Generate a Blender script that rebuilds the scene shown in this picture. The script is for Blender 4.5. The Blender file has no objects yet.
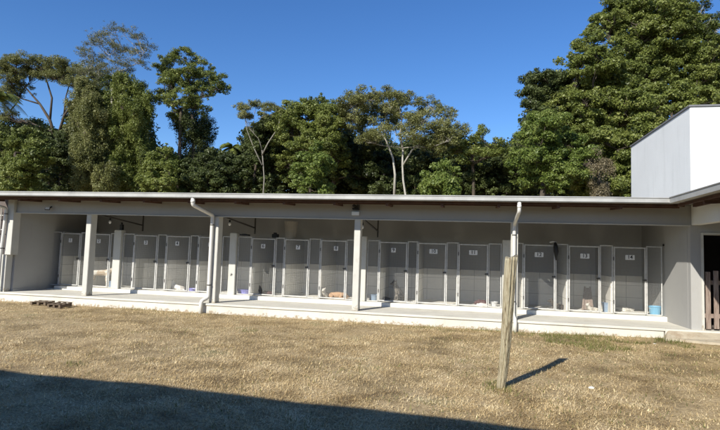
import bpy, bmesh, math, random
import numpy as np
from mathutils import Vector, Matrix
random.seed(7); RS = np.random.RandomState(11)
scn = bpy.context.scene; COL = scn.collection

# ------------------------------------------------------------------ camera
F_PX = 528.5; ROLL = math.radians(1.87); PITCH = math.radians(4.2); YAW = math.radians(11.72)
EYE = Vector((0, 0, 1.36))
FW = Vector((-math.sin(YAW)*math.cos(PITCH), math.cos(YAW)*math.cos(PITCH), math.sin(PITCH)))
_r0 = Vector((math.cos(YAW), math.sin(YAW), 0)); _u0 = _r0.cross(FW)
RI = _r0*math.cos(ROLL) + _u0*math.sin(ROLL); UP = RI.cross(FW)
cd = bpy.data.cameras.new('camera'); cam = bpy.data.objects.new('camera', cd); COL.objects.link(cam)
cd.sensor_width = 36; cd.sensor_fit = 'HORIZONTAL'; cd.lens = F_PX*36/720; cd.clip_start = .05; cd.clip_end = 3000
cam.matrix_world = Matrix(((RI.x, UP.x, -FW.x, EYE.x), (RI.y, UP.y, -FW.y, EYE.y), (RI.z, UP.z, -FW.z, EYE.z), (0, 0, 0, 1)))
scn.camera = cam
def at(px, py, Y):
    d = FW + RI*((px-360)/F_PX) - UP*((py-215)/F_PX)
    return EYE + d*(Y/d.y)

# ------------------------------------------------------------------ light
SUN = Vector((.62, 1.48, -1.0)).normalized()
elev = math.asin(-SUN.z); az = math.atan2(-SUN.x, -SUN.y)      # where the sun stands, clockwise from +Y
w = bpy.data.worlds.new('World'); scn.world = w; w.use_nodes = True
nt = w.node_tree; nt.nodes.clear()
sky = nt.nodes.new('ShaderNodeTexSky'); sky.sky_type = 'NISHITA'; sky.sun_disc = False
sky.sun_elevation = elev; sky.sun_rotation = az; sky.altitude = 700; sky.air_density = 1.0; sky.dust_density = .25; sky.ozone_density = 3.6
bg = nt.nodes.new('ShaderNodeBackground'); bg.inputs[1].default_value = .121
out = nt.nodes.new('ShaderNodeOutputWorld'); hs = nt.nodes.new('ShaderNodeHueSaturation'); hs.inputs['Saturation'].default_value = 1.22; hs.inputs['Hue'].default_value = .508; nt.links.new(sky.outputs[0], hs.inputs['Color']); nt.links.new(hs.outputs[0], bg.inputs[0]); nt.links.new(bg.outputs[0], out.inputs[0])
sl = bpy.data.lights.new('sun', 'SUN'); sl.energy = 5.0; sl.angle = math.radians(.53); sl.color = (1, .945, .85)
so = bpy.data.objects.new('sun', sl); COL.objects.link(so); so.rotation_mode = 'QUATERNION'
so.rotation_quaternion = SUN.to_track_quat('-Z', 'Y'); so.location = (-6, -12, 12)
scn.view_settings.view_transform = 'Standard'; scn.view_settings.look = 'None'
scn.view_settings.exposure = .42; scn.view_settings.gamma = 1; scn.view_settings.use_curve_mapping = False

# ------------------------------------------------------------------ materials
def mat(name, col, rough=.7, var=.0, vscale=3., bump=.0, bscale=40., metal=0., spec=.3, stops=None, stretch=None, dirt=None):
    m = bpy.data.materials.new(name); m.use_nodes = True; t = m.node_tree; N = t.nodes; L = t.links
    b = N['Principled BSDF']; b.inputs['Roughness'].default_value = rough; b.inputs['Metallic'].default_value = metal
    b.inputs['Specular IOR Level'].default_value = spec
    tc = N.new('ShaderNodeTexCoord'); mp = N.new('ShaderNodeMapping'); L.new(tc.outputs['Object'], mp.inputs[0])
    if stretch: mp.inputs['Scale'].default_value = stretch
    n = N.new('ShaderNodeTexNoise'); n.inputs['Scale'].default_value = vscale; n.inputs['Detail'].default_value = 8; n.inputs['Roughness'].default_value = .62
    L.new(mp.outputs[0], n.inputs['Vector'])
    r = N.new('ShaderNodeValToRGB'); L.new(n.outputs[0], r.inputs[0])
    e = r.color_ramp.elements
    if stops:
        e[0].position = stops[0][0]; e[0].color = (*stops[0][1], 1); e[1].position = stops[-1][0]; e[1].color = (*stops[-1][1], 1)
        for p, c in stops[1:-1]:
            q = e.new(p); q.color = (*c, 1)
    else:
        e[0].position = .3; e[1].position = .7
        e[0].color = (*[max(0, c*(1-var)) for c in col], 1); e[1].color = (*[min(1, c*(1+var)) for c in col], 1)
    src = r.outputs[0]
    if dirt:        # (colour, scale, threshold, amount): stains with a shape of their own
        n2 = N.new('ShaderNodeTexNoise'); n2.inputs['Scale'].default_value = dirt[1]; n2.inputs['Detail'].default_value = 10; n2.inputs['Roughness'].default_value = .7
        mp2 = N.new('ShaderNodeMapping'); mp2.inputs['Scale'].default_value = dirt[4] if len(dirt) > 4 else (1, 1, 1); L.new(tc.outputs['Object'], mp2.inputs[0]); L.new(mp2.outputs[0], n2.inputs['Vector'])
        r2 = N.new('ShaderNodeValToRGB'); r2.color_ramp.elements[0].position = dirt[2]; r2.color_ramp.elements[1].position = dirt[2]+.2
        r2.color_ramp.elements[1].color = (dirt[3],)*3 + (1,)
        L.new(n2.outputs[0], r2.inputs[0])
        mx = N.new('ShaderNodeMix'); mx.data_type = 'RGBA'; L.new(r2.outputs[0], mx.inputs[0]); L.new(src, mx.inputs[6]); mx.inputs[7].default_value = (*dirt[0], 1)
        src = mx.outputs[2]
    L.new(src, b.inputs['Base Color'])
    if bump:
        n3 = N.new('ShaderNodeTexNoise'); n3.inputs['Scale'].default_value = bscale; n3.inputs['Detail'].default_value = 6; L.new(mp.outputs[0], n3.inputs['Vector'])
        bp = N.new('ShaderNodeBump'); bp.inputs['Strength'].default_value = bump; bp.inputs['Distance'].default_value = .02
        L.new(n3.outputs[0], bp.inputs['Height']); L.new(bp.outputs[0], b.inputs['Normal'])
    return m
def splash(m, z0, h, col, sc=9.):      # mud stains thrown up from the foot of a wall
    t = m.node_tree; N = t.nodes; L = t.links; b = N['Principled BSDF']; old = b.inputs['Base Color'].links[0].from_socket
    g = N.new('ShaderNodeNewGeometry'); sp = N.new('ShaderNodeSeparateXYZ'); L.new(g.outputs['Position'], sp.inputs[0])
    n = N.new('ShaderNodeTexNoise'); n.inputs['Scale'].default_value = sc; n.inputs['Detail'].default_value = 9; n.inputs['Roughness'].default_value = .7
    L.new(g.outputs['Position'], n.inputs['Vector'])
    mr = N.new('ShaderNodeMapRange'); mr.inputs[1].default_value = z0; mr.inputs[2].default_value = z0+h; mr.inputs[3].default_value = .62; mr.inputs[4].default_value = .2; L.new(sp.outputs[2], mr.inputs[0])
    lt = N.new('ShaderNodeMath'); lt.operation = 'SUBTRACT'; L.new(mr.outputs[0], lt.inputs[0]); L.new(n.outputs[0], lt.inputs[1])
    r = N.new('ShaderNodeMapRange'); r.inputs[1].default_value = 0; r.inputs[2].default_value = .07; r.inputs[3].default_value = 0; r.inputs[4].default_value = .75; L.new(lt.outputs[0], r.inputs[0])
    mx = N.new('ShaderNodeMix'); mx.data_type = 'RGBA'; L.new(r.outputs[0], mx.inputs[0]); L.new(old, mx.inputs[6]); mx.inputs[7].default_value = (*col, 1); L.new(mx.outputs[2], b.inputs['Base Color'])
    return m
def tile_mat(name, col, grout, w_, h_):
    m = mat(name, col, .45, .06, 4.); t = m.node_tree; N = t.nodes; L = t.links; b = N['Principled BSDF']
    tc = N.new('ShaderNodeTexCoord'); sp = N.new('ShaderNodeSeparateXYZ'); L.new(tc.outputs['Object'], sp.inputs[0])
    ad = N.new('ShaderNodeMath'); L.new(sp.outputs[0], ad.inputs[0]); L.new(sp.outputs[1], ad.inputs[1])
    cb = N.new('ShaderNodeCombineXYZ'); L.new(ad.outputs[0], cb.inputs[0]); L.new(sp.outputs[2], cb.inputs[1])
    br = N.new('ShaderNodeTexBrick'); br.offset = 0; br.inputs['Scale'].default_value = 1; br.inputs['Brick Width'].default_value = w_; br.inputs['Row Height'].default_value = h_
    br.inputs['Mortar Size'].default_value = .008; br.inputs['Mortar Smooth'].default_value = .2
    br.inputs['Color1'].default_value = (*col, 1); br.inputs['Color2'].default_value = (*[c*.93 for c in col], 1); br.inputs['Mortar'].default_value = (*grout, 1)
    L.new(cb.outputs[0], br.inputs['Vector'])
    mx = N.new('ShaderNodeMix'); mx.data_type = 'RGBA'; mx.blend_type = 'MULTIPLY'; mx.inputs[0].default_value = 1
    old = b.inputs['Base Color'].links[0].from_socket
    cr = [n for n in N if n.type == 'VALTORGB'][0]
    for e in cr.color_ramp.elements: e.color = (*[c/max(col) for c in e.color[:3]], 1)
    L.new(old, mx.inputs[6]); L.new(br.outputs[0], mx.inputs[7]); L.new(mx.outputs[2], b.inputs['Base Color'])
    return m
def leaf_mat(name, cols, trans=.3, rough=.5, cl=.6):
    m = bpy.data.materials.new(name); m.use_nodes = True; t = m.node_tree; N = t.nodes; L = t.links
    b = N['Principled BSDF']; b.inputs['Roughness'].default_value = rough; b.inputs['Specular IOR Level'].default_value = .35
    g = N.new('ShaderNodeNewGeometry'); r = N.new('ShaderNodeValToRGB')
    tc = N.new('ShaderNodeTexCoord'); n = N.new('ShaderNodeTexNoise'); n.inputs['Scale'].default_value = cl; n.inputs['Detail'].default_value = 3; L.new(tc.outputs['Object'], n.inputs['Vector'])
    a = N.new('ShaderNodeMath'); a.operation = 'MULTIPLY_ADD'; a.inputs[1].default_value = .55; L.new(g.outputs['Random Per Island'], a.inputs[0])
    s = N.new('ShaderNodeMath'); s.operation = 'MULTIPLY_ADD'; s.inputs[1].default_value = 1.5; s.inputs[2].default_value = -.52; L.new(n.outputs[0], s.inputs[0]); L.new(s.outputs[0], a.inputs[2])
    L.new(a.outputs[0], r.inputs[0]); e = r.color_ramp.elements
    e[0].position = 0; e[0].color = (*cols[0], 1); e[1].position = 1; e[1].color = (*cols[-1], 1)
    for i, c in enumerate(cols[1:-1]):
        q = e.new((i+1)/(len(cols)-1)); q.color = (*c, 1)
    L.new(r.outputs[0], b.inputs['Base Color'])
    if trans:
        tr = N.new('ShaderNodeBsdfTranslucent'); mx = N.new('ShaderNodeMixShader'); mx.inputs[0].default_value = trans
        hs = N.new('ShaderNodeHueSaturation'); hs.inputs['Value'].default_value = 1.2; L.new(r.outputs[0], hs.inputs['Color']); L.new(hs.outputs[0], tr.inputs[0])
        L.new(b.outputs[0], mx.inputs[1]); L.new(tr.outputs[0], mx.inputs[2]); L.new(mx.outputs[0], N['Material Output'].inputs[0])
    return m
M = {}
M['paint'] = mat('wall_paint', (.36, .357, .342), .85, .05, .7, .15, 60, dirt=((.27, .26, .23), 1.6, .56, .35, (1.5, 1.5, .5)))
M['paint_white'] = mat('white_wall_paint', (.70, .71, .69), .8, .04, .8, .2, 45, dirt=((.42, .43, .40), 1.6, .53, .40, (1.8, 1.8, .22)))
M['post_paint'] = mat('post_paint', (.51, .505, .46), .75, .05, 3, .15, 60, dirt=((.33, .30, .24), 3.5, .55, .6, (1.5, 1.5, .6)))
M['concrete'] = mat('concrete', (.61, .59, .53), .85, .12, 1.2, .3, 70, dirt=((.36, .31, .23), 2.2, .56, .5))
M['concrete_side'] = mat('plinth_concrete', (.52, .50, .425), .85, .10, 1.6, .3, 60, dirt=((.36, .29, .20), 1.8, .55, .55, (1, 1, .6)))
M['plinth'] = M['concrete']
M['slab'] = mat('worn_slab', (.42, .37, .28), .9, .2, 2.5, .5, 40, dirt=((.26, .17, .10), 3, .5, .7))
M['tile'] = tile_mat('white_tile', (.84, .825, .78), (.50, .485, .44), .45, .33)
M['galv'] = mat('galvanised_steel', (.46, .46, .44), .65, .18, 14, metal=.0, spec=.3, dirt=((.20, .11, .06), 7, .60, .6))
M['wire'] = mat('galvanised_wire', (.55, .56, .55), .5, .05, 8, metal=.3, spec=.5)
M['gutter'] = mat('gutter_metal', (.36, .36, .34), .6, .18, 2.5, metal=.1, spec=.5, dirt=((.3, .28, .24), 5, .6, .6, (1, 1, 1)))
M['flash'] = mat('grey_flashing', (.16, .16, .165), .5, .1, 4)
M['roofing'] = mat('fibre_cement_roofing', (.22, .21, .195), .85, .18, 2, .2, 60, dirt=((.12, .11, .10), 2.5, .55, .6))
M['pvc'] = mat('white_pvc', (.64, .63, .58), .4, .04, 4, spec=.4, dirt=((.42, .38, .3), 4, .63, .5))
M['timber'] = mat('brown_timber', (.085, .043, .028), .7, .35, 5, .2, 40, stretch=(1, 1, 1))
M['black'] = mat('black_plastic', (.02, .02, .02), .5, .2, 5)
M['darkmetal'] = mat('dark_metal', (.085, .08, .072), .5, .2, 8, metal=.4)
M['lens'] = mat('lamp_glass', (.75, .75, .72), .25, .03, 9, spec=.5)
M['kfloor'] = mat('pale_floor', (.72, .70, .63), .8, .08, 2, .2, 60, dirt=((.45, .40, .32), 3, .58, .5))
M['plate'] = mat('white_plate', (.62, .62, .60), .5, .03, 9)
M['ink'] = mat('black_lettering', (.02, .02, .022), .6, .1, 9)
M['bluepl'] = mat('blue_plastic', (.17, .42, .60), .35, .06, 6, spec=.5)
M['purplepl'] = mat('violet_plastic', (.27, .27, .62), .35, .06, 6, spec=.5)
M['navy'] = mat('slate_plastic', (.22, .30, .40), .4, .08, 6)
M['cloth'] = mat('white_cloth', (.74, .72, .68), .9, .08, 12, .3, 60)
M['maroon'] = mat('dark_red_cloth', (.10, .045, .045), .9, .3, 9, .3, 60)
M['beige'] = mat('beige_cloth', (.42, .395, .35), .9, .1, 4, .2, 40)
M['interior'] = mat('shade_dark_plaster', (.12, .10, .09), .9, .15, 2)  # gloom of the room and the end recess put into the wall colour
M['hedge'] = None
def wood_mat(name, stops, sc, st, bump=.8):
    m = mat(name, (1, 1, 1), .85, 0, sc, bump, sc*2.5, stops=stops, stretch=st); return m
M['oldwood'] = wood_mat('weathered_wood', [(.30, (.09, .07, .045)), (.42, (.27, .225, .14)), (.56, (.40, .36, .25)), (.72, (.24, .23, .14))], 11, (4, 4, .3))
M['picket'] = wood_mat('gate_wood', [(.3, (.12, .085, .065)), (.5, (.26, .20, .165)), (.7, (.33, .27, .22))], 10, (4, 4, .4), .5)
M['pallet'] = wood_mat('pallet_wood', [(.3, (.26, .20, .13)), (.5, (.52, .44, .32)), (.7, (.62, .55, .43))], 10, (.6, 3, 3), .4)
M['charred'] = mat('dark_pallet_wood', (.15, .115, .08), .85, .3, 8, .3, 30)
M['ground'] = mat('dry_ground', (1, 1, 1), .95, 0, 1.1, .6, 55, stops=[(.30, (.20, .15, .075)), (.45, (.36, .27, .14)), (.56, (.48, .365, .20)), (.72, (.24, .21, .095))], dirt=((.11, .075, .04), 26, .46, .8))
M['bark_pale'] = mat('pale_bark', (.36, .34, .29), .85, .3, 6, .4, 20, stretch=(2, 2, .5))
M['bark_mid'] = mat('grey_bark', (.20, .185, .155), .9, .3, 6, .4, 20, stretch=(2, 2, .5))
M['bark'] = mat('brown_bark', (.075, .06, .045), .9, .3, 6, .4, 20, stretch=(2, 2, .5))
LG = leaf_mat
M['lf_mid'] = LG('mid_green_leaves', [(.034, .050, .012), (.11, .137, .027), (.18, .212, .046), (.29, .31, .10)])
M['lf_olive'] = LG('olive_leaves', [(.048, .056, .02), (.125, .134, .040), (.20, .208, .067), (.30, .29, .125)])
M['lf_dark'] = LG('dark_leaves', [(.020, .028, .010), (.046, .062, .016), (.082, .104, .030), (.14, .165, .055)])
M['lf_bright'] = LG('bright_leaves', [(.04, .064, .012), (.10, .145, .026), (.165, .21, .042), (.26, .30, .09)])
M['lf_grey'] = LG('grey_green_leaves', [(.05, .055, .025), (.11, .12, .05), (.17, .175, .08), (.24, .235, .13)])
M['lf_dry'] = LG('dry_vine_leaves', [(.08, .065, .035), (.16, .135, .075), (.24, .2, .12), (.3, .26, .17)])
M['straw'] = LG('straw_blades', [(.17, .105, .05), (.46, .34, .16), (.70, .56, .315), (.84, .72, .46)], .15, .7, 2.2)
M['grass'] = LG('green_blades', [(.07, .085, .02), (.13, .15, .04), (.21, .21, .065), (.36, .33, .14)], .3, .6, 1.5)

# ------------------------------------------------------------------ helpers
def tag(o, label=None, cat=None, group=None, kind=None):
    if label: o['label'] = label
    if cat: o['category'] = cat
    if group: o['group'] = group
    if kind: o['kind'] = kind
    return o
def empty(name, loc, label=None, cat=None, group=None):
    o = bpy.data.objects.new(name, None); COL.objects.link(o); o.location = loc; o.empty_display_size = .2
    return tag(o, label, cat, group)
def wloc(o):
    v = Vector((0, 0, 0))
    while o is not None: v += o.location; o = o.parent
    return v
class MB:
    def __init__(s): s.v = []; s.f = []; s.mi = []; s.cur = 0
    def quadbox(s, P):      # 8 corners: bottom 4, top 4
        k = len(s.v); s.v += [tuple(p) for p in P]
        for q in ((3, 2, 1, 0), (4, 5, 6, 7), (0, 1, 5, 4), (1, 2, 6, 5), (2, 3, 7, 6), (3, 0, 4, 7)): s.f.append(tuple(k+i for i in q)); s.mi.append(s.cur)
        return s
    def box(s, x0, x1, y0, y1, z0, z1):
        return s.quadbox([(x0, y0, z0), (x1, y0, z0), (x1, y1, z0), (x0, y1, z0), (x0, y0, z1), (x1, y0, z1), (x1, y1, z1), (x0, y1, z1)])
    def bar(s, p, q, a, b=None, up=(0, 0, 1)):
        p = Vector(p); q = Vector(q); b = b or a; d = (q-p).normalized(); u = Vector(up)
        if abs(d.dot(u)) > .98: u = Vector((0, 1, 0))
        r = d.cross(u).normalized()*a/2; t = r.cross(d).normalized()*b/2
        return s.quadbox([p-r-t, p+r-t, q+r-t, q-r-t, p-r+t, p+r+t, q+r+t, q-r+t])
    def tube(s, pts, rad, n=8, cap=True):
        pts = [Vector(p) for p in pts]; rad = rad if isinstance(rad, (list, tuple)) else [rad]*len(pts); rings = []
        ref = Vector((.13, .97, .21)); 
        for i, p in enumerate(pts):
            d = (pts[min(i+1, len(pts)-1)]-pts[max(i-1, 0)]).normalized()
            if abs(d.dot(ref)) > .95: ref2 = Vector((1, 0, 0))
            else: ref2 = ref
            a = d.cross(ref2).normalized(); b = d.cross(a)
            rings.append(len(s.v)); s.v += [tuple(p+(a*math.cos(2*math.pi*k/n)+b*math.sin(2*math.pi*k/n))*rad[i]) for k in range(n)]
        for i in range(len(pts)-1):
            for k in range(n):
                s.f.append((rings[i]+k, rings[i]+(k+1) % n, rings[i+1]+(k+1) % n, rings[i+1]+k)); s.mi.append(s.cur)
        if cap:
            s.f.append(tuple(rings[0]+k for k in range(n))[::-1]); s.f.append(tuple(rings[-1]+k for k in range(n))); s.mi += [s.cur]*2
        return s
    def build(s, name, mats, parent=None, smooth=False, bevel=0):
        L = wloc(parent) if parent else Vector((0, 0, 0))
        me = bpy.data.meshes.new(name); me.from_pydata([tuple(Vector(v)-L) for v in s.v], [], s.f)
        for m in (mats if isinstance(mats, (list, tuple)) else [mats]): me.materials.append(m)
        me.polygons.foreach_set('material_index', s.mi)
        bm = bmesh.new(); bm.from_mesh(me); bmesh.ops.recalc_face_normals(bm, faces=bm.faces)
        if bevel: bmesh.ops.bevel(bm, geom=[e for e in bm.edges if len(e.link_faces) == 2 and e.calc_face_angle(0) > .6], offset=bevel, segments=2, affect='EDGES', clamp_overlap=True)
        bm.to_mesh(me); bm.free()
        if smooth: me.polygons.foreach_set('use_smooth', [True]*len(me.polygons))
        o = bpy.data.objects.new(name, me); COL.objects.link(o); o.parent = parent
        return o
def quads_obj(name, V, m, parent=None, nv=4):
    n = len(V)//nv; L = wloc(parent) if parent else Vector((0, 0, 0)); V = V - np.array(L)
    me = bpy.data.meshes.new(name); me.vertices.add(len(V)); me.vertices.foreach_set('co', V.astype(np.float32).ravel())
    me.loops.add(n*nv); me.loops.foreach_set('vertex_index', np.arange(n*nv, dtype=np.int32))
    me.polygons.add(n); me.polygons.foreach_set('loop_start', np.arange(0, n*nv, nv, dtype=np.int32))
    me.materials.append(m); me.update(calc_edges=True)
    o = bpy.data.objects.new(name, me); COL.objects.link(o); o.parent = parent
    return o

# ------------------------------------------------------------------ setting: ground
GZ = -.25
def gh(x, y):
    h = .022*math.sin(x*.9+1.3)*math.sin(y*.7) + .015*math.sin(x*2.3+y*1.7) + .008*math.sin(x*5.1-y*4.3)
    k = max(0, min(1, (12.3-y)/1.0))
    r = max(0, min(1, (x-1.5)/3))*max(0, min(1, (y-9)/3))*.06
    return GZ + h*k + r
xs = [-800, -300, -120, -60, -30] + [-20+.25*i for i in range(137)] + [20, 40, 90, 250, 800]
ys = [-800, -200, -60, -20, -8] + [-2+.25*i for i in range(62)] + [16, 22, 40, 90, 250, 900]
g = MB()
for y in ys:
    for x in xs:
        g.v.append((x, y, gh(x, y) if -20 <= x <= 14 and -2 <= y <= 13.3 else GZ))
nx = len(xs)
for j in range(len(ys)-1):
    for i in range(nx-1): g.f.append((j*nx+i, j*nx+i+1, (j+1)*nx+i+1, (j+1)*nx+i)); g.mi.append(0)
tag(g.build('ground', M['ground'], smooth=True), kind='structure')

def noise2(x, y, s):      # cheap smooth value noise
    return (np.sin(x*s+1.7*np.sin(y*s*.7+.5))*np.cos(y*s*1.13+1.3*np.sin(x*s*.6)) + .6*np.sin(2.3*x*s+.4)*np.cos(1.9*y*s+1.1*np.sin(x*s)))/1.6
GH = np.vectorize(gh)
def blades(n, ylo, yhi, wid, ln, lie, xr=None, keep=None, pw=1.7):
    u = RS.rand(n); y = ylo*(yhi/ylo)**(u**(1/pw*1.0)) if xr is None else ylo+(yhi-ylo)*u
    if xr is None:
        a0 = math.radians(-49); a1 = math.radians(25)
        x = y*np.tan(a0+(a1-a0)*RS.rand(n)) ; 
        x = np.where(x < -13.2, RS.uniform(-13.2, 0, n), x)
    else: x = RS.uniform(xr[0], xr[1], n)
    if keep is not None:
        k = keep(x, y); x = x[k]; y = y[k]; n = len(x)
    z = GH(x, y)
    l = ln*(.5+RS.rand(n)); az_ = RS.rand(n)*2*np.pi; el = np.clip(RS.normal(lie, .35, n), -.05, 1.5)
    dx = np.cos(az_)*np.cos(el)*l; dy = np.sin(az_)*np.cos(el)*l; dz = np.sin(el)*l
    w_ = wid*(.6+.8*RS.rand(n)); sx = -np.sin(az_)*w_; sy = np.cos(az_)*w_
    z0 = z+RS.rand(n)*.012
    V = np.empty((n, 3, 3)); V[:, 0] = np.stack([x-sx, y-sy, z0], 1); V[:, 1] = np.stack([x+sx, y+sy, z0], 1); V[:, 2] = np.stack([x+dx, y+dy, z0+dz], 1)
    return V.reshape(-1, 3)
def keep_dry(x, y):
    d = noise2(x, y, 1.1)*1.3+noise2(x+9, y-4, 4.1)*1.0+noise2(x, y, 13.)*.5
    return (RS.rand(len(x)) < .62+.35*d) & (y < 12.27) & ~((x > 3.6) & (y > 11.3))
tag(quads_obj('dry_grass', np.vstack([blades(420000, 3.2, 12.27, .0027, .042, .25, keep=keep_dry, pw=1.35), blades(60000, 3.2, 12.27, .004, .032, .7, keep=lambda x, y: keep_dry(x, y) & (noise2(x, y, 2.3) > .1)), blades(16000, 3.2, 12.27, .007, .04, .12, keep=keep_dry, pw=1.35), blades(5000, 3.2, 12.2, .010, .025, .3, keep=lambda x, y: noise2(x+3, y, 1.7) > 0)]), M['straw'], nv=3), kind='stuff')
def keep_green(x, y):
    return (RS.rand(len(x)) < np.clip(.05+.5*noise2(x, y, 1.4)+.35*noise2(x, y, 5)+np.clip((x+1)/9, 0, .3), 0, 1))
gb = np.vstack([blades(26000, 3.2, 12.2, .004, .05, .8, keep=keep_green), blades(22000, 11.2, 12.28, .004, .075, 1.0, xr=(-12.5, 4.2), keep=lambda x, y: RS.rand(len(x)) < np.clip(.02+.5*noise2(x, y, 2.2)+(y-11.9)*.7+np.clip(x/9, -.2, .2), 0, 1)),
                blades(5000, 10.3, 12.2, .004, .08, 1.0, xr=(1.5, 4.3), keep=lambda x, y: noise2(x, y, 2.6) > .1)])
wd = np.vstack([blades(90, yy-.13, yy+.13, .004, .05, .9, xr=(xx-.16, xx+.16)) for xx, yy in [(RS.uniform(-8, 3.5), RS.uniform(4.5, 12)) for _ in range(3)]+[(.40, 7.0), (.47, 6.9), (.36, 7.1)]])
gb = np.vstack([gb, wd])
tag(quads_obj('green_grass', gb, M['grass'], nv=3), kind='stuff')

# ------------------------------------------------------------------ kennel building
XL, XR = -12.45, 4.62; YF = 12.45; YC = 14.0; YB = 15.7; CZ = .10
EZ = 2.57; EY = 11.59; EX = 4.0
M['plinth'] = splash(mat('plinth_concrete', (.60, .58, .51), .85, .10, 1.6, .3, 60, dirt=((.36, .31, .22), 1.8, .55, .5, (1, 1, .6))), -.27, .24, (.27, .20, .12))
splash(M['post_paint'], -.02, .35, (.33, .28, .2), 14)
pl = MB()
pl.box(-12.9, 4.05, 12.33, YC-.16, GZ-.05, -.05); pl.box(-12.92, 4.07, 12.30, YC-.16, -.05, 0)
pl.box(4.07, 9.2, 12.30, YC-.16, GZ-.05, -.004)
tag(pl.build('platform', M['plinth'], bevel=.006), kind='structure')
pl = MB(); pl.box(-12.2, 4.66, YC-.157, 16.4, GZ-.05, CZ); pl.box(-12.6, -12.203, YC-.157, 16.4, GZ-.05, .02)
tag(pl.build('kennel_floor', M['kfloor'], bevel=.008), kind='structure')
pl = MB()
pl.quadbox([(3.98, 12.0, GZ-.05), (9.2, 10.7, GZ-.05), (9.2, 12.297, GZ-.05), (3.95, 12.297, GZ-.05), (3.98, 12.0, -.16), (9.2, 10.7, -.20), (9.2, 12.297, -.03), (4.12, 12.297, -.03)])
tag(pl.build('pavement', M['slab'], bevel=.01), kind='structure')

B = empty('kennel_building', (-4, 14, GZ), 'long low grey kennel block with open veranda, white posts and a corrugated roof', 'building')
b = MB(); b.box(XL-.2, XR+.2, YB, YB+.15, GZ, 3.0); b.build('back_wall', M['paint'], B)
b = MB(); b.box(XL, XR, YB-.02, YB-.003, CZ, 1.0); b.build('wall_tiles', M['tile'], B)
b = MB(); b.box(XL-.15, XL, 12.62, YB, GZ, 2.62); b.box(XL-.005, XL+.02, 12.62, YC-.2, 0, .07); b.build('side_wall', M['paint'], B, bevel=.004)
b = MB(); b.box(XL-.12, XL+.09, YF-.08, 12.617, 1.02, 2.62); b.box(XL-.32, XL-.06, YF-.05, 12.612, GZ, 1.02); b.build('wall_end', M['post_paint'], B, bevel=.006)
b = MB(); b.box(XL-1.5, XL-.153, 12.64, 12.78, 1.0, 2.6); b.build('recess_wall', M['interior'], B)  # dark backing piece, its colour standing in for the shaded gap
b = MB(); b.box(XL-1.5, XL-.323, YF-.03, 12.60, GZ, 1.015); b.build('low_wall', M['post_paint'], B, bevel=.006)
b = MB()
for i in range(9): b.box(XL-1.36+i*.12, XL-1.345+i*.12, YF-.02, YF-.005, 1.016, 2.35)
for z in (1.3, 1.7, 2.1): b.box(XL-1.45, XL-.33, YF-.004, YF+.008, z, z+.02)
gr_ = b.build('window_grille', M['post_paint'], B)
b = MB(); b.box(XR, XR+.16, 12.62, YB, -.05, 2.62); b.build('side_wall', M['paint'], B, bevel=.004)
b = MB(); b.box(XL+.09, XR+.11, YF+.01, YF+.19, 2.2, 2.63); b.build('beam', M['paint'], B, bevel=.008)
b = MB(); b.bar((XL+.1, YF-.004, 2.185), (XR, YF-.004, 2.185), .03, .018); b.build('beam_edge_strip', M['post_paint'], B)  # thin paler strip along the beam's lower front edge
posts = [(-10.11, -9.96), (-6.41, -6.25), (-2.71, -2.56), (.94, 1.09)]
for x0, x1 in posts:
    b = MB(); b.box(x0, x1, YF-.0, YF+.24, -.003, 2.198); b.build('post', M['post_paint'], B, bevel=.008)
def cx(px): return at(px, 242, YC).x
for a, c in ((115.8, 123), (231.2, 238), (361, 367.3), (502.5, 511)):
    b = MB(); b.box(cx(a), cx(c), YC-.10, YC+.10, CZ-.003, 1.83); b.build('post', M['post_paint'], B, bevel=.008)
mk = MB(); mx_, mz_ = cx(234.6), .66
for k in range(6):
    a = k*math.pi/3+.3; mk.bar((mx_, YC-.1025, mz_), (mx_+.045*math.cos(a), YC-.1025, mz_+.045*math.sin(a)), .004, .018, up=(0, 1, 0))
mk.build('painted_mark', M['black'], B)
# tie beams running back from the posts, with the conduit hanging at their ends
for (x0, x1), px in zip(posts, (158, 262, 376, 500)):
    xm = x1+.02
    b = MB(); b.bar((xm, YF+.19, 2.21), (xm+.02, YC+.7, 2.02), .032, .038); b.bar((xm+.02, YC+.7, 1.84), (xm+.02, YC+.7, 2.5), .035); b.build('tie_beam', M['darkmetal'], B)
# roof: corrugated sheets
def corr(x): return .022*math.sin(2*math.pi*x/.177)
rf = MB(); n = int((XR+1.2-(-13.05))/.0295)
def ruled(rf, P, Q, upoff=(0, 0, -.012)):
    k = len(rf.v); m_ = len(P); rf.v += P+Q+[(p[0], p[1], p[2]+upoff[2]) for p in P]+[(q[0], q[1], q[2]+upoff[2]) for q in Q]
    for i in range(m_-1):
        for A in ((0, m_), (2*m_, 3*m_)): rf.f.append((k+A[0]+i, k+A[0]+i+1, k+A[1]+i+1, k+A[1]+i)); rf.mi.append(0)
        rf.f.append((k+i, k+i+1, k+2*m_+i+1, k+2*m_+i)); rf.mi.append(0)
X0 = -13.05; Pf = []; Pb = []
for i in range(n+1):
    x = X0+(5.6-X0)*i/n; y0 = EY-.04 if x <= EX else EY-.04+(x-EX)
    z = lambda y: EZ+.045+.055*(y-EY)
    Pf.append((x, y0, z(y0)+corr(x))); Pb.append((x, 17.3, z(17.3)+corr(x)))
ruled(rf, Pf, Pb); rf.build('roof', M['roofing'], B, smooth=True)
for yo, z1, a_, b_ in ((.42, -.02, .06, .075), (.13, -.025, .03, .055)):
    b = MB(); b.bar((-13.0, EY+yo, EZ+z1), (EX+.25, EY+yo, EZ+z1), a_, b_); b.build('purlin', M['timber'], B)
for i in range(14):
    x = -12.8+i*1.22; b = MB(); b.bar((x, EY+.12, EZ-.085), (x, YF+.005, EZ-.04), .055, .06); b.build('rafter', M['timber'], B)
b = MB()      # gutter with a rolled front lip
gx0, gx1 = -13.1, EX
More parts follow.
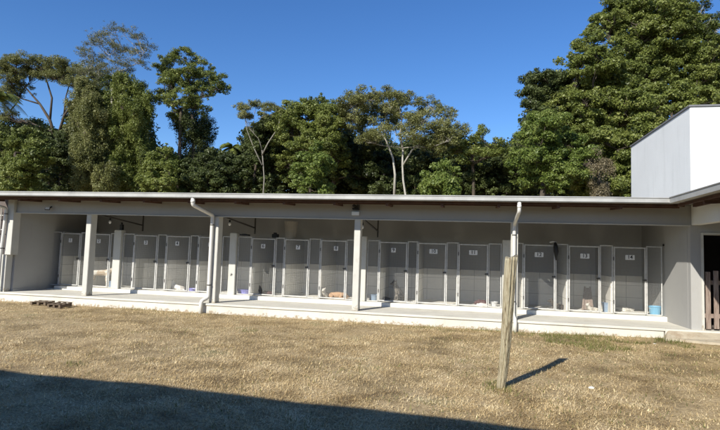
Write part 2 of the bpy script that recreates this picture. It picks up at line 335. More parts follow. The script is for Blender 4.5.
b.box(gx0, gx1, EY-.10, EY-.088, EZ+.012, EZ+.098); b.box(gx0, gx1, EY-.088, EY+.03, EZ-.006, EZ+.006); b.tube([(gx0, EY-.104, EZ+.10), (gx1-.0, EY-.104, EZ+.10)], .012, 8); b.tube([(gx0, EY-.1, EZ+.012), (gx1, EY-.1, EZ+.012)], .008, 8)
for i in range(14): b.box(gx0+.6+i*1.25, gx0+.63+i*1.25, EY-.094, EY+.028, EZ+.092, EZ+.1)
b.build('gutter', M['gutter'], B)
def pipe(pts, r=.038, name='downpipe'):
    b = MB(); P = []
    pts = [Vector(p) for p in pts]; P.append(pts[0])
    for i in range(1, len(pts)-1):
        a, c, d = pts[i-1], pts[i], pts[i+1]; u = (a-c).normalized(); v = (d-c).normalized(); k = min(.07, (a-c).length*.4, (d-c).length*.4)
        for t in (0, .33, .66, 1): P.append((c+u*k)*(1-t)**2+c*2*t*(1-t)+(c+v*k)*t*t)
    P.append(pts[-1]); b.tube(P, r, 12)
    for q in (pts[0]+(pts[1]-pts[0])*.5,): b.tube([q-Vector((0, 0, .03)), q+Vector((0, 0, .03))], r*1.12, 12)
    o = b.build(name, M['pvc'], B, smooth=True)
    v = pts[3]-pts[2]
    for t in (.12, .85):
        q = pts[2]+v*t; b = MB(); b.tube([q-Vector((0, 0, .012)), q+Vector((0, 0, .012))], r*1.16, 12); b.bar(q, q+Vector((0, .10, 0)), .02, .02); c = b.build('clip', M['darkmetal'], B); c.location = (0, 0, 0); c.parent = o
    return o
pipe([(-6.50, EY-.04, EZ), (-6.50, EY-.04, 2.40), (-6.40, YF-.06, 2.22), (-6.40, YF-.06, .14), (-6.50, 12.22, .06), (-6.50, 12.22, -.3)], .048)
pipe([(1.03, EY-.04, EZ), (1.03, EY-.04, 2.36), (1.0, YF-.06, 2.14), (1.0, YF-.06, .10), (1.03, 12.24, .02), (1.03, 12.24, -.3)], .04)
pipe([(-12.9, EY-.03, EZ), (-12.85, EY-.03, 2.47), (-12.55, YF-.14, 2.30), (-12.62, YF-.14, 1.0), (-12.62, YF-.14, -.3)], .04)
# partitions between the kennels
KEN = [  # left fixed panel(s), door, right fixed panel(s) as px on the kennel front; sign px
    ((49.5, 61.5), (61.5, 81), (81, 87.5), 71.4), (None, (87.5, 110.8), (110.8, 115.6), 99.8),
    ((123.3, 134.7), (134.7, 158), None, 146.8), ((158, 167), (167, 190.7), None, 178.2), ((190.7, 199), (199, 222.7), (222.7, 231), 211),
    ((238.3, 252), (252, 276), None, 264), ((276, 285), (285, 309.6), None, 298.8), ((309.6, 321), (321, 347), (347, 360.6), 336.7),
    ((367.6, 379.7), (379.7, 407.8), None, 394), ((407.8, 418), (418, 446.7), None, 433.8), ((446.7, 458.7), (458.7, 488.6), (488.6, 502), 473.5),
    ((511.6, 523.8), (523.8, 555.4), None, 539), ((555.4, 568.3), (568.3, 599.7), None, 584.5), ((599.7, 613), (613, 645.8), (645.8, 662), 629.4)]
for i, (lf, dr, rt, sg) in enumerate(KEN):
    x = cx(dr[0])
    if i in (0,): x += .0
    b = MB(); b.cur = 0; b.box(x-.03, x+.03, YC+.06, YB-.021, 1.0, 1.74); b.cur = 1; b.box(x-.04, x+.04, YC+.055, YB-.021, CZ-.003, 1.0)
    b.build('partition', [M['paint'], M['tile']], B)

# kennel fronts
def text_mesh(txt, size):
    cu = bpy.data.curves.new('lettering', 'FONT'); cu.body = txt; cu.size = size; cu.align_x = 'CENTER'; cu.align_y = 'CENTER'; cu.extrude = .001; cu.offset = size*.012
    o = bpy.data.objects.new('lettering', cu); COL.objects.link(o); bpy.context.view_layer.update()
    me = bpy.data.meshes.new_from_object(o.evaluated_get(bpy.context.evaluated_depsgraph_get())); bpy.data.objects.remove(o); return me
def wire_grid(x0, x1, z0, z1, y, s=.032, r=.0008):
    b = MB(); n = max(2, round((x1-x0)/s)); m = round((z1-z0)/s)
    for i in range(1, n):
        x = x0+(x1-x0)*i/n; b.box(x-r, x+r, y-r, y+r, z0, z1)
    for j in range(1, m):
        z = z0+(z1-z0)*j/m; b.box(x0, x1, y-3*r, y-r, z-r, z+r)
    return b
def frame(x0, x1, z0, z1, y, t, mids=()):
    b = MB(); d = t/2
    b.box(x0, x0+t, y-d, y+d, z0, z1); b.box(x1-t, x1, y-d, y+d, z0, z1)
    b.box(x0+t+.001, x1-t-.001, y-d, y+d, z0, z0+t); b.box(x0+t+.001, x1-t-.001, y-d, y+d, z1-t, z1)
    for z in mids: b.box(x0+t+.001, x1-t-.001, y-d+.003, y+d-.003, z-t/2, z+t/2)
    return b
WHERE = ['at the far left end of the row', 'just left of the first back post', 'just right of the first back post', 'with a white dog lying behind it', 'half hidden behind the left downpipe',
         'with a dark dog and beige cloth behind it', 'right of the door numbered 6 with an empty floor', 'with an orange brown dog lying behind it', 'with a dark dog sitting behind it', 'between doors 9 and 11 with only a bowl inside',
         'with a dark red bed inside, left of the wooden log', 'with a black bag hung on its top corner', 'with a leaning plank inside', 'last in the row, with a blue bucket beside it']
HSH = [0, 1.45]
for i, (lf, dr, rt, sg) in enumerate(KEN):
    num = str(i+1); xs0 = cx(sg)
    K = empty('kennel_gate', (xs0, YC, CZ), 'wire mesh gate numbered %s, %s' % (num, WHERE[i]), 'kennel gate', 'numbered wire mesh kennel gates')
    TZ = 1.735 if i < 11 else 1.77
    for rng in (lf, rt):
        if not rng: continue
        x0, x1 = cx(rng[0])+.004, cx(rng[1])-.004
        frame(x0, x1, CZ+.012, TZ, YC, .025).build('fixed_frame', M['galv'], K)
        wire_grid(x0+.03, x1-.03, CZ+.04, TZ-.03, YC).build('wire_panel', M['wire'], K)
    x0, x1 = cx(dr[0])+.008, cx(dr[1])-.008; yy = YC-.012
    D = frame(x0, x1, CZ+.03, TZ-.035, yy, .030).build('door', M['galv'], K)
    wire_grid(x0+.036, x1-.036, CZ+.066, TZ-.07, yy).build('door_wire', M['wire'], D)
    b = MB(); b.box(x1-.075, x1+.01, yy-.034, yy-.02, .93, .965); b.box(x1-.06, x1-.045, yy-.05, yy-.02, .90, .93); b.build('latch', M['darkmetal'], D)
    for hz in (.35, 1.4): b = MB(); b.tube([(x0-.004, yy-.02, hz), (x0-.004, yy-.02, hz+.09)], .012, 8); b.build('hinge', M['darkmetal'], D)
    D.rotation_euler.z = random.uniform(-.022, .022)
    w_ = .060 if i < 9 else .105
    b = MB(); b.cur = 0; b.box(xs0-w_, xs0+w_, yy-.034, yy-.028, 1.425, 1.545)
    o = b.build('number_plate', [M['plate'], M['ink']], D, bevel=.001)
    tm = text_mesh(num, .125); k = len(o.data.vertices)
    bm = bmesh.new(); bm.from_mesh(o.data); bm2 = bmesh.new(); bm2.from_mesh(tm)
    Lc = wloc(D); mp = {}
    for v in bm2.verts: mp[v] = bm.verts.new((v.co.x+xs0-Lc.x, yy-.036+v.co.z*.5-Lc.y, v.co.y+1.488-Lc.z))
    for f in bm2.faces:
        try: nf = bm.faces.new([mp[v] for v in f.verts]); nf.material_index = 1
        except ValueError: pass
    bm.to_mesh(o.data); bm.free(); bm2.free()

# ------------------------------------------------------------------ right-hand building
S = empty('side_building', (6.5, 13.5, GZ), 'white plastered building with a tall plain upper block and a doorway under a wing roof', 'building')
DX0, DX1 = 4.87, 5.80
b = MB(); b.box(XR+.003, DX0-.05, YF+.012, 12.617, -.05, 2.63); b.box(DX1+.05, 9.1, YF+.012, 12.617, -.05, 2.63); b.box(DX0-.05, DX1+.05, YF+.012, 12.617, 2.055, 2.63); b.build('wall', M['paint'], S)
b = MB(); b.box(DX0-.05, DX0, YF-.012, 12.63, -.02, 2.05); b.box(DX1, DX1+.05, YF-.012, 12.63, -.02, 2.05); b.box(DX0, DX1, YF-.012, 12.63, 2.0, 2.05); b.build('door_frame', M['post_paint'], S, bevel=.004)
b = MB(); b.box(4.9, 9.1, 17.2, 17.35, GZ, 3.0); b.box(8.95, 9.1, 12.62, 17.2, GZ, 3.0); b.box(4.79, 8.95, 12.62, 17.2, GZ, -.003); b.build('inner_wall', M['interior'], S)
TX, TY, TZ0, TZ1 = 4.85, 13.0, 2.66, 4.92
b = MB(); b.box(TX, 9.2, TY, 17.45, TZ0, TZ1); b.build('upper_block', M['paint_white'], S, bevel=.01)
b = MB(); b.box(TX-.03, 9.23, TY-.03, 17.48, TZ1+.001, TZ1+.045); b.build('roof_flashing', M['flash'], S, bevel=.004)
b = MB(); b.box(TX-.03, TX-.004, TY-.03, 17.3, 2.70, 2.86) ; b.build('wall_flashing', M['gutter'], S)
b = MB(); b.bar((EX-.02, EY-.04, EZ+.028), (5.7, EY+1.68, EZ+.115), .34, .01); b.build('valley_light_stop', M['gutter'], S)  # plate added across the roof joint to stop sun leaking onto the wall
b = MB(); b.box(XR+.02, XR+.20, 3.2, YF-.0, 2.2, 2.63); b.build('beam', M['paint_white'], S, bevel=.008)  # whiter paint than the front beam: its different lighting is put into the colour
rf = MB(); Pf = []; Pb = []; n = int((EY+1.0-3.0)/.0295)
for i in range(n+1):
    y = 3.0+(EY+1.0-3.0)*i/n; x0 = EX-.04 if y <= EY else EX-.04+(y-EY); z = lambda x: EZ+.046+.055*(x-EX)
    Pf.append((x0, y, z(x0)+corr(y))); Pb.append((9.6, y, z(9.6)+corr(y)))
ruled(rf, Pf, Pb); rf.build('roof', M['roofing'], S, smooth=True)
b = MB(); b.box(EX-.10, EX-.088, 2.9, EY-.101, EZ-.005, EZ+.105); b.box(EX-.088, EX+.03, 2.9, EY-.101, EZ-.006, EZ+.006); b.tube([(EX-.104, 2.9, EZ+.107), (EX-.104, EY-.10, EZ+.107)], .013, 8)
b.build('gutter', M['gutter'], S)
for xo, z1, a_, b_ in ((.42, -.02, .06, .075), (.13, -.025, .03, .055)):
    b = MB(); b.bar((EX+xo, 3.0, EZ+z1), (EX+xo, EY+.1, EZ+z1), a_, b_); b.build('purlin', M['timber'], S)
for i in range(7): b = MB(); b.bar((EX+.12, 3.3+i*1.2, EZ-.085), (XR+.015, 3.3+i*1.2, EZ-.06), .055, .06); b.build('rafter', M['timber'], S)
for y in (9.0, 5.4): b = MB(); b.box(XR+.03, XR+.18, y, y+.15, GZ, 2.198); b.build('post', M['post_paint'], S, bevel=.008)
Gt = empty('wooden_gate', (5.3, YF+.05, 0), 'weathered wooden picket gate standing in the dark doorway at the right edge', 'gate')
for i in range(6):
    x = DX0+.04+i*.155; b = MB(); b.box(x, x+.095, YF+.03, YF+.052, .02+.01*(i % 2), 1.22+.03*math.sin(i*2.1)); b.build('picket', M['picket'], Gt, bevel=.003)
for zr in (.25, .95): b = MB(); b.box(DX0+.01, DX1-.01, YF+.055, YF+.085, zr, zr+.09); b.build('rail', M['picket'], Gt, bevel=.003)

# house behind the camera: casts the foreground shade
H = empty('veranda_house', (-3, -4, GZ), 'low house with a deep veranda roof facing the yard, whose shade falls on the grass', 'building')
sk = math.radians(-2.7); ca, sa = math.cos(sk), math.sin(sk); HY = .50
def hr(x, y): return (x*ca-y*sa, HY+x*sa+y*ca)
def hbox(b, x0, x1, y0, y1, z0, z1):
    c = [hr(x0, y0), hr(x1, y0), hr(x1, y1), hr(x0, y1)]; b.quadbox([(*p, z0) for p in c]+[(*p, z1) for p in c])
b = MB(); hbox(b, -17, 9, -9, 0, 2.97, 3.06); b.build('roof', M['roofing'], H)
b = MB(); hbox(b, -16.8, 8.8, -8.8, -3.0, GZ, 2.966); b.build('wall', M['paint'], H)
for x in (-12, -7, 5.5): b = MB(); hbox(b, x, x+.16, -.4, -.24, GZ, 2.966); b.build('post', M['post_paint'], H)

# ------------------------------------------------------------------ log post standing in the yard
lp = MB(); P0 = Vector((.415, 7.02, -.36)); P1 = Vector((.535, 6.84, 1.385)); NS = 64; NR = 34
for i in range(NR+1):
    t = i/NR; c = P0.lerp(P1, t)+Vector((.012*math.sin(t*5), .01*math.sin(t*7), 0)); r = .054+.019*t
    for k in range(NS):
        a = 2*math.pi*k/NS; rr = r*(1+.05*math.sin(a*2+t*2)+.03*math.sin(a*5+1+t*3)+.012*math.sin(k*12.9+i*.9))
        for ca_, dep, wd in ((4.75, .42, .11), (4.1, .2, .07), (5.5, .25, .08), (3.4, .2, .08)):       # drying cracks
            d = abs((a-ca_-.25*math.sin(t*4+ca_)+math.pi) % (2*math.pi)-math.pi)
            if d < wd*1.6: rr -= r*dep*(1-d/(wd*1.6))*(.4+.6*math.sin(min(1, t*1.2)*3.0+ca_)**2)
        top = 0 if i < NR else .02*math.cos(a-.6)+.012*math.sin(a*3)
        lp.v.append((c.x+rr*math.cos(a), c.y+rr*math.sin(a), c.z+top))
for i in range(NR):
    for k in range(NS): lp.f.append((i*NS+k, i*NS+(k+1) % NS, (i+1)*NS+(k+1) % NS, (i+1)*NS+k)); lp.mi.append(0)
lp.v.append(tuple(P1-Vector((0, 0, .015)))); q = len(lp.v)-1
for k in range(NS): lp.f.append((NR*NS+k, NR*NS+(k+1) % NS, q)); lp.mi.append(0)
tag(lp.build('wooden_post', M['oldwood'], smooth=True), 'cracked weathered log standing upright in the dry grass of the yard', 'post')

# ------------------------------------------------------------------ pallets
def pallet(px, py, Y, rz, label, tilt=0):
    c = at(px, py, Y); P = empty('wooden_pallet', (c.x, Y, GZ), label, 'pallet', 'wooden pallets in the grass by the platform')
    R_ = Matrix.Scale(.60, 4) @ Matrix.Rotation(rz, 4, 'Z') @ Matrix.Rotation(tilt, 4, 'X')
    def bx(name, x0, x1, y0, y1, z0, z1, m):
        b = MB(); L = Vector((c.x, Y, GZ))
        C_ = [(x0, y0, z0), (x1, y0, z0), (x1, y1, z0), (x0, y1, z0), (x0, y0, z1), (x1, y0, z1), (x1, y1, z1), (x0, y1, z1)]
        b.quadbox([tuple(L+R_ @ Vector(q)) for q in C_]).build(name, m, P, bevel=.003)
    if tilt > .1:
        for y in (-.27, .27): bx('bottom_board', -.36, .36, y-.04, y+.04, 0.015, .035, M['charred'])
    for x in (-.31, 0, .31):
        bx('stringer', x-.05, x+.05, -.3, .3, .037, .155, M['charred'])
    for i in range(3):
        y = -.27+i*.27; bx('deck_board', -.36, .36, y-.045, y+.045, .157, .175, M['charred'])
pallet(42.5, 304, 12.02, .10, 'left one of two small wooden pallets lying in the grass by the platform', .02)
pallet(60, 304, 11.85, -.12, 'right one of two small wooden pallets, tipped a little, in the grass by the platform', .12)

# ------------------------------------------------------------------ tubs, buckets and other small things
def bucket(px, py, Y, r0, r1, h, m, label, name='bucket', cat='bucket', handle=True, z=CZ, oval=1.0, group=None):
    x = at(px, py, Y).x; P = empty(name, (x, Y, z), label, cat, group); b = MB(); n = 20; rings = []
    prof = [(0, .004), (r0, .004), (r0+(r1-r0)*.5, h*.5), (r1, h-.02), (r1+.012, h-.018), (r1+.012, h), (r1-.004, h), (r0-.006, .015), (0, .015)]
    for rr, zz in prof:
        rings.append(len(b.v)); b.v += [(x+rr*oval*math.cos(2*math.pi*k/n), Y+rr*math.sin(2*math.pi*k/n), z+zz) for k in range(n)]
    for i in range(len(prof)-1):
        for k in range(n): b.f.append((rings[i]+k, rings[i]+(k+1) % n, rings[i+1]+(k+1) % n, rings[i+1]+k)); b.mi.append(0)
    b.build('shell', m, P, smooth=False)
    if handle:
        b = MB(); b.tube([(x+(r1+.014)*math.cos(t), Y-(.05+.35*r1)*math.sin(t), z+h-.02-.5*r1*math.sin(t)) for t in [math.pi*i/10 for i in range(11)]], .005, 6); b.build('handle', M['galv'], P, smooth=True)
    return P
bucket(655, 312, 14.25, .11, .145, .22, M['bluepl'], 'bright blue bucket by the last kennel door at the right end')
bucket(607, 307, 14.45, .10, .12, .24, M['navy'], 'dull blue bucket in the kennel numbered 14, behind its narrow left panel', handle=False)
bucket(373, 298, 14.3, .10, .12, .17, M['navy'], 'dull blue tub beside the back post, left of door 9', 'tub', 'tub', False)
bucket(112, 283, 14.3, .08, .10, .20, M['navy'], 'pale blue tub behind the mesh, right of door 2', 'tub', 'tub', False)
bucket(192, 291, 14.3, .10, .13, .09, M['purplepl'], 'low violet basin behind the narrow panel right of door 4', 'basin', 'basin', False, oval=1.15)
bucket(243.5, 292, 14.3, .13, .16, .13, M['purplepl'], 'wide violet basin behind the narrow panel left of door 6', 'basin', 'basin', False, oval=1.2)
bucket(494, 305, 14.22, .07, .09, .14, M['plate'], 'small white pail behind the mesh right of door 11', 'pail', 'pail', False)
bucket(413, 303, 14.2, .05, .075, .05, M['galv'], 'small metal food bowl on the floor left of door 10', 'food_bowl', 'bowl', False)
bucket(291, 228, 14.9, .155, .20, .50, M['beige'], 'large pale bucket standing on top of the partition behind gates 6 and 7', 'bucket', 'bucket', False, z=1.742)
def lump(name, px, py, Y, sx_, sy_, sz_, m, label, cat, seed=0, z=CZ, group=None):
    x = at(px, py, Y).x; rs = np.random.RandomState(seed); bm = bmesh.new(); bmesh.ops.create_icosphere(bm, subdivisions=4, radius=1)
    ph = rs.rand(12)*6.28
    for v in bm.verts:
        c = v.co; d = 1+.10*math.sin(c.x*5+ph[0])*math.cos(c.y*6+ph[1])+.07*math.sin(c.z*9+c.x*7+ph[2])+.04*math.sin(c.x*15+ph[3]+c.y*13)
        v.co = Vector((c.x*sx_*d, c.y*sy_*d, max(-.02, c.z*sz_*d+sz_*.35)))
    me = bpy.data.meshes.new(name); bm.to_mesh(me); bm.free(); me.materials.append(m); me.polygons.foreach_set('use_smooth', [True]*len(me.polygons))
    o = bpy.data.objects.new(name, me); COL.objects.link(o); o.location = (x, Y, z); return tag(o, label, cat, group)
lump('dog_bed', 481, 300, 14.75, .17, .16, .10, M['maroon'], 'dark red rumpled dog bed behind door 11', 'dog bed', 3)
lump('blanket', 482, 305, 14.3, .16, .12, .06, M['cloth'], 'crumpled white blanket on the floor behind door 11', 'blanket', 5)
lump('blanket', 267, 295, 14.7, .17, .14, .07, M['maroon'], 'dark red rumpled blanket on the floor behind door 6', 'blanket', 9)
lump('rubble_heap', 622, 309, 15.2, .30, .2, .08, M['concrete'], 'low grey heap on the floor behind door 14', 'rubble', 13)
lump('dog_bed', 385, 299, 14.6, .14, .12, .07, M['black'], 'small black dog bed in the corner behind door 9', 'dog bed', 21)
c_ = at(264, 275, YB-.05); b = MB(); nn = 12
for j in range(10):
    for i in range(nn+1): b.v.append((c_.x-.16+.32*i/nn+.02*math.sin(j*.7)+.05*(j/9)*(i/nn-.5), YB-.05-.02*math.sin(i*1.3+j*.2), 1.05-.6*j/9))
for j in range(9):
    for i in range(nn): b.f.append((j*(nn+1)+i, j*(nn+1)+i+1, (j+1)*(nn+1)+i+1, (j+1)*(nn+1)+i)); b.mi.append(0)
o = tag(b.build('hanging_cloth', M['beige'], smooth=True), 'beige cloth hanging on the tiled back wall behind door 6', 'cloth'); sm = o.modifiers.new('s', 'SOLIDIFY'); sm.thickness = .008
# leaning plank ramp in kennel 13
c_ = at(589, 300, 14.5); P = empty('leaning_ramp', (c_.x, 14.5, CZ), 'brown plank frame leaning against the wall behind door 13', 'ramp')
for dx in (-.0, .26): b = MB(); b.bar((c_.x-.16+dx*.9, 14.45, CZ+.01), (c_.x+.02+dx*.5, 15.1, CZ+.58), .05, .03); b.build('side_rail', M['picket'], P, bevel=.003)
b = MB(); b.bar((c_.x-.04, 14.5, CZ+.03), (c_.x+.08, 15.08, CZ+.55), .17, .014); b.build('plank', M['picket'], P)
# black bag hanging on the corner of gate 12
c_ = at(555.6, 250, YC-.05); P = empty('hanging_bag', (c_.x, YC-.05, 1.5), 'black bag hanging from the top corner of gate 12', 'bag')
b = MB(); b.tube([(c_.x-.01, YC-.05, 1.80), (c_.x, YC-.065, 1.70), (c_.x+.012, YC-.07, 1.58), (c_.x+.01, YC-.06, 1.46), (c_.x+.015, YC-.06, 1.36)], [.03, .055, .06, .035, .012], 10); b.build('bag_body', M['black'], P, smooth=True)
b = MB(); b.tube([(c_.x-.14, YC-.02, 1.80), (c_.x-.05, YC-.03, 1.825), (c_.x+.03, YC-.05, 1.80)], [.012, .022, .016], 8); b.build('strap', M['galv'], P, smooth=True)
def blackbox(name, px, py, Y, w_, d_, h_, z, label, cat, m='black', rz=0):
    x = at(px, py, Y).x; b = MB(); b.box(x-w_/2, x+w_/2, Y-d_/2, Y+d_/2, z, z+h_); b.box(x-w_*.28, x+w_*.2, Y-d_*.35, Y+d_*.3, z+h_+.001, z+h_*1.35); return tag(b.build(name, M[m], bevel=.008), label, cat)
blackbox('speaker_box', 275.5, 234, 14.5, .17, .14, .11, 1.742, 'black box on the top corner where gates 6 and 7 meet', 'box')
blackbox('flat_tray', 245, 235, 14.0, .24, .2, .04, 1.765, 'dark flat tray lying on the mesh top left of door 6', 'tray')
blackbox('junction_box', 121.8, 227, 14.0, .09, .09, .17, 1.833, 'black junction box on top of the first back post', 'box')
blackbox('roller_case', 137, 229, 15.9, .36, .06, .10, 1.98, 'dark narrow wall unit above gate 3', 'wall unit', 'darkmetal')
blackbox('wall_hook', 663.3, 243, 13.95, .03, .05, .05, 1.78, 'tiny black hook beside the top of the last kennel gate', 'hook')
# lamps
def bulb(px, py, Y, label):
    c = at(px, py, Y); P = empty('hanging_bulb', (c.x, Y, c.z), label, 'light bulb', 'bulbs hanging under the veranda')
    b = MB(); b.tube([(c.x, Y, c.z+.04), (c.x, Y, c.z+.11)], .024, 10); b.tube([(c.x, Y, c.z+.11), (c.x, Y, 2.6)], .005, 5); b.build('socket', M['black'], P)
    b = MB(); b.tube([(c.x, Y, c.z-.045), (c.x, Y, c.z-.03), (c.x, Y, c.z), (c.x, Y, c.z+.03), (c.x, Y, c.z+.045)], [.012, .03, .037, .026, .018], 12); b.build('glass', M['lens'], P, smooth=True)
bulb(110, 222, 13.2, 'white bulb in a black socket right of the leftmost post')
bulb(229.6, 224, 13.2, 'white bulb in a black socket right of the left downpipe')
bulb(362.3, 227, 12.8, 'white bulb in a black socket right of the middle post')
def flood(px, py, Y, rz, label):
    c = at(px, py, Y); P = empty('flood_light', (c.x, Y, c.z), label, 'flood light')
    b = MB(); R_ = Matrix.Scale(.60, 4) @ Matrix.Rotation(rz, 4, 'Z') @ Matrix.Rotation(-.5, 4, 'X'); T = lambda q: tuple(Vector(c)+R_ @ Vector(q))
    def qb(b, x0, x1, y0, y1, z0, z1): b.quadbox([T(q) for q in ((x0, y0, z0), (x1, y0, z0), (x1, y1, z0), (x0, y1, z0), (x0, y0, z1), (x1, y0, z1), (x1, y1, z1), (x0, y1, z1))])
    qb(b, -.10, .10, -.02, .03, -.07, .07); b.build('housing', M['black'], P, bevel=.006)
    b = MB(); qb(b, -.085, .085, -.026, -.0205, -.055, .055); b.build('lamp_glass', M['lens'], P)
    b = MB(); b.bar((c.x, Y+.02, c.z), (c.x, YF+.01, c.z+.06), .03); b.build('bracket', M['black'], P)
flood(47.5, 208.5, YF-.13, .5, 'small flood light with a pale glass on the beam near the left end')
cb = at(355.5, 213.5, YF-.03); P = empty('sensor_lamp', (cb.x, YF-.03, cb.z), 'black fixture with a pale box below it on the beam above the middle post', 'lamp')
b = MB(); b.box(cb.x-.09, cb.x+.09, YF-.05, YF+.006, cb.z-.045, cb.z+.045); b.build('box', M['lens'], P, bevel=.006)
b = MB(); b.box(cb.x-.07, cb.x+.09, YF-.10, YF+.006, cb.z+.09, cb.z+.13); b.tube([(cb.x-.05, YF-.10, cb.z+.20), (cb.x+.02, YF-.05, cb.z+.15)], .035, 10); b.tube([(cb.x+.08, YF-.10, cb.z+.22), (cb.x+.07, YF-.05, cb.z+.12)], .03, 10); b.build('fixture', M['black'], P)

# ------------------------------------------------------------------ dogs
def fur(name, a, c, sc=3.5, th=.5):
    return mat(name, (1, 1, 1), .85, 0, sc, .3, 60, stops=[(th-.04, a), (th+.04, c)])
POSE = {
 'stand': dict(pel=((-.25, 0, .40), .085), mid=((0, 0, .41), .088), che=((.19, 0, .41), .10), nec=((.31, 0, .51), .062), hea=((.38, 0, .59), .064), muz=((.48, 0, .565), .034), nos=((.53, 0, .56), .02),
    t1=((-.36, 0, .46), .022), t2=((-.46, 0, .56), .012), hip=((-.25, .065, .35), .055), kne=((-.19, .08, .25), .04), hoc=((-.31, .08, .13), .021), paw=((-.29, .08, .022), .021), toe=((-.25, .08, .018), .02),
    sho=((.18, .06, .34), .046), elb=((.15, .07, .24), .032), wri=((.17, .07, .11), .02), fpa=((.17, .07, .022), .021), fto=((.21, .07, .018), .02)),
 'lie': dict(pel=((-.24, 0, .11), .10), mid=((-.02, 0, .125), .10), che=((.19, 0, .15), .11), nec=((.27, 0, .24), .07), hea=((.31, 0, .32), .068), muz=((.40, 0, .295), .038), nos=((.45, 0, .29), .022),
    t1=((-.34, 0, .06), .022), t2=((-.46, .05, .03), .012), hip=((-.22, .085, .10), .07), kne=((-.08, .12, .10), .045), hoc=((-.18, .14, .035), .024), paw=((-.08, .145, .022), .022), toe=((-.04, .145, .02), .02),
    sho=((.19, .075, .12), .05), elb=((.14, .09, .045), .034), wri=((.26, .085, .03), .024), fpa=((.35, .08, .025), .023), fto=((.39, .08, .02), .02)),
 'sit': dict(pel=((-.13, 0, .12), .10), mid=((-.07, 0, .25), .095), che=((.03, 0, .36), .095), nec=((.08, 0, .47), .064), hea=((.12, 0, .55), .066), muz=((.22, 0, .52), .036), nos=((.26, 0, .515), .021),
    t1=((-.25, 0, .05), .022), t2=((-.36, .06, .03), .012), hip=((-.11, .08, .12), .07), kne=((.05, .11, .17), .045), hoc=((-.06, .12, .035), .024), paw=((.05, .12, .022), .022), toe=((.09, .12, .02), .02),
    sho=((.05, .06, .31), .046), elb=((.04, .07, .22), .032), wri=((.08, .07, .11), .021), fpa=((.08, .07, .022), .021), fto=((.12, .07, .018), .02))}
POSE['sleep'] = dict(POSE['lie'], nec=((.28, 0, .14), .07), hea=((.36, .02, .10), .066), muz=((.45, .03, .065), .036), nos=((.49, .03, .06), .022), t1=((-.34, 0, .07), .022), t2=((-.40, .12, .03), .013))
def dog(pose, px, py, Y, rz, sc, m, label, headturn=0, z=CZ):
    J = POSE[pose]; V = []; E = []; R = []; ix = {}
    def add(k, p, r, par=None):
        ix[k] = len(V); V.append(Vector(p)); R.append(r)
        if par is not None: E.append((ix[par], ix[k]))
    add('pel', *J['pel']); add('mid', *J['mid'], 'pel'); add('che', *J['che'], 'mid'); add('nec', *J['nec'], 'che')
    nk = Vector(J['nec'][0]); Rh = Matrix.Rotation(headturn, 3, 'Z'); T = lambda p: nk+Rh @ (Vector(p)-nk)
    add('hea', T(J['hea'][0]), J['hea'][1], 'nec'); add('muz', T(J['muz'][0]), J['muz'][1], 'hea'); add('nos', T(J['nos'][0]), J['nos'][1], 'muz')
    add('t1', *J['t1'], 'pel'); add('t2', *J['t2'], 't1')
    for s in (1, -1):
        f = lambda k: ((J[k][0][0], J[k][0][1]*s, J[k][0][2]), J[k][1]); q = str(s)
        add('hip'+q, *f('hip'), 'pel'); add('kne'+q, *f('kne'), 'hip'+q); add('hoc'+q, *f('hoc'), 'kne'+q); add('paw'+q, *f('paw'), 'hoc'+q); add('toe'+q, *f('toe'), 'paw'+q)
        add('sho'+q, *f('sho'), 'che'); add('elb'+q, *f('elb'), 'sho'+q); add('wri'+q, *f('wri'), 'elb'+q); add('fpa'+q, *f('fpa'), 'wri'+q); add('fto'+q, *f('fto'), 'fpa'+q)
        h = Vector(J['hea'][0]); add('e1'+q, T(h+Vector((-.02, .045*s, .06))), .026, 'hea'); add('e2'+q, T(h+Vector((-.025, .075*s, .10))), .010, 'e1'+q)
    me = bpy.data.meshes.new('dog'); me.from_pydata([tuple(v*sc) for v in V], E, []); o = bpy.data.objects.new('dog', me); COL.objects.link(o)
    md = o.modifiers.new('skin', 'SKIN'); sk_ = me.skin_vertices[0].data
    for i, r in enumerate(R): sk_[i].radius = (r*sc, r*sc)
    sk_[0].use_root = True; md.use_smooth_shade = True
    ss = o.modifiers.new('sub', 'SUBSURF'); ss.levels = 2; ss.render_levels = 2
    bpy.context.view_layer.update()
    me2 = bpy.data.meshes.new_from_object(o.evaluated_get(bpy.context.evaluated_depsgraph_get())); o.modifiers.clear(); o.data = me2; me2.materials.clear(); me2.materials.append(m)
    for p in me2.polygons: p.use_smooth = True
    o.location = (at(px, py, Y).x, Y, z); o.rotation_euler = (0, 0, rz); tag(o, label, 'dog', 'dogs in the kennels')
    # nose and eyes
    b = bmesh.new()
    for k, dx, dy, dz, r in (('nos', .012, 0, .004, .014), ('hea', .052, .03, .018, .009), ('hea', .052, -.03, .018, .009)):
        p = (V[ix[k]]+Rh @ Vector((dx, dy, dz)))*sc; bmesh.ops.create_icosphere(b, subdivisions=2, radius=r*sc, matrix=Matrix.Translation(p))
    m3 = bpy.data.meshes.new('face'); b.to_mesh(m3); b.free(); m3.materials.append(M['black']); fo = bpy.data.objects.new('nose_and_eyes', m3); COL.objects.link(fo); fo.parent = o
    return o
f_cream = fur('cream_fur', (.46, .36, .24), (.72, .68, .58)); f_white = fur('white_fur', (.70, .66, .58), (.80, .78, .72)); f_dark = fur('dark_fur', (.035, .028, .022), (.09, .075, .06))
f_tan = fur('tan_fur', (.36, .21, .11), (.46, .29, .165), 3, .35); f_grey = fur('grey_fur', (.11, .10, .085), (.22, .2, .17)); f_pied = fur('pied_fur', (.62, .58, .5), (.10, .07, .05), 5, .52)
dog('stand', 101, 280, 14.22, .45, 1.05, f_cream, 'cream dog standing behind gate 2 near the first back post', .3)
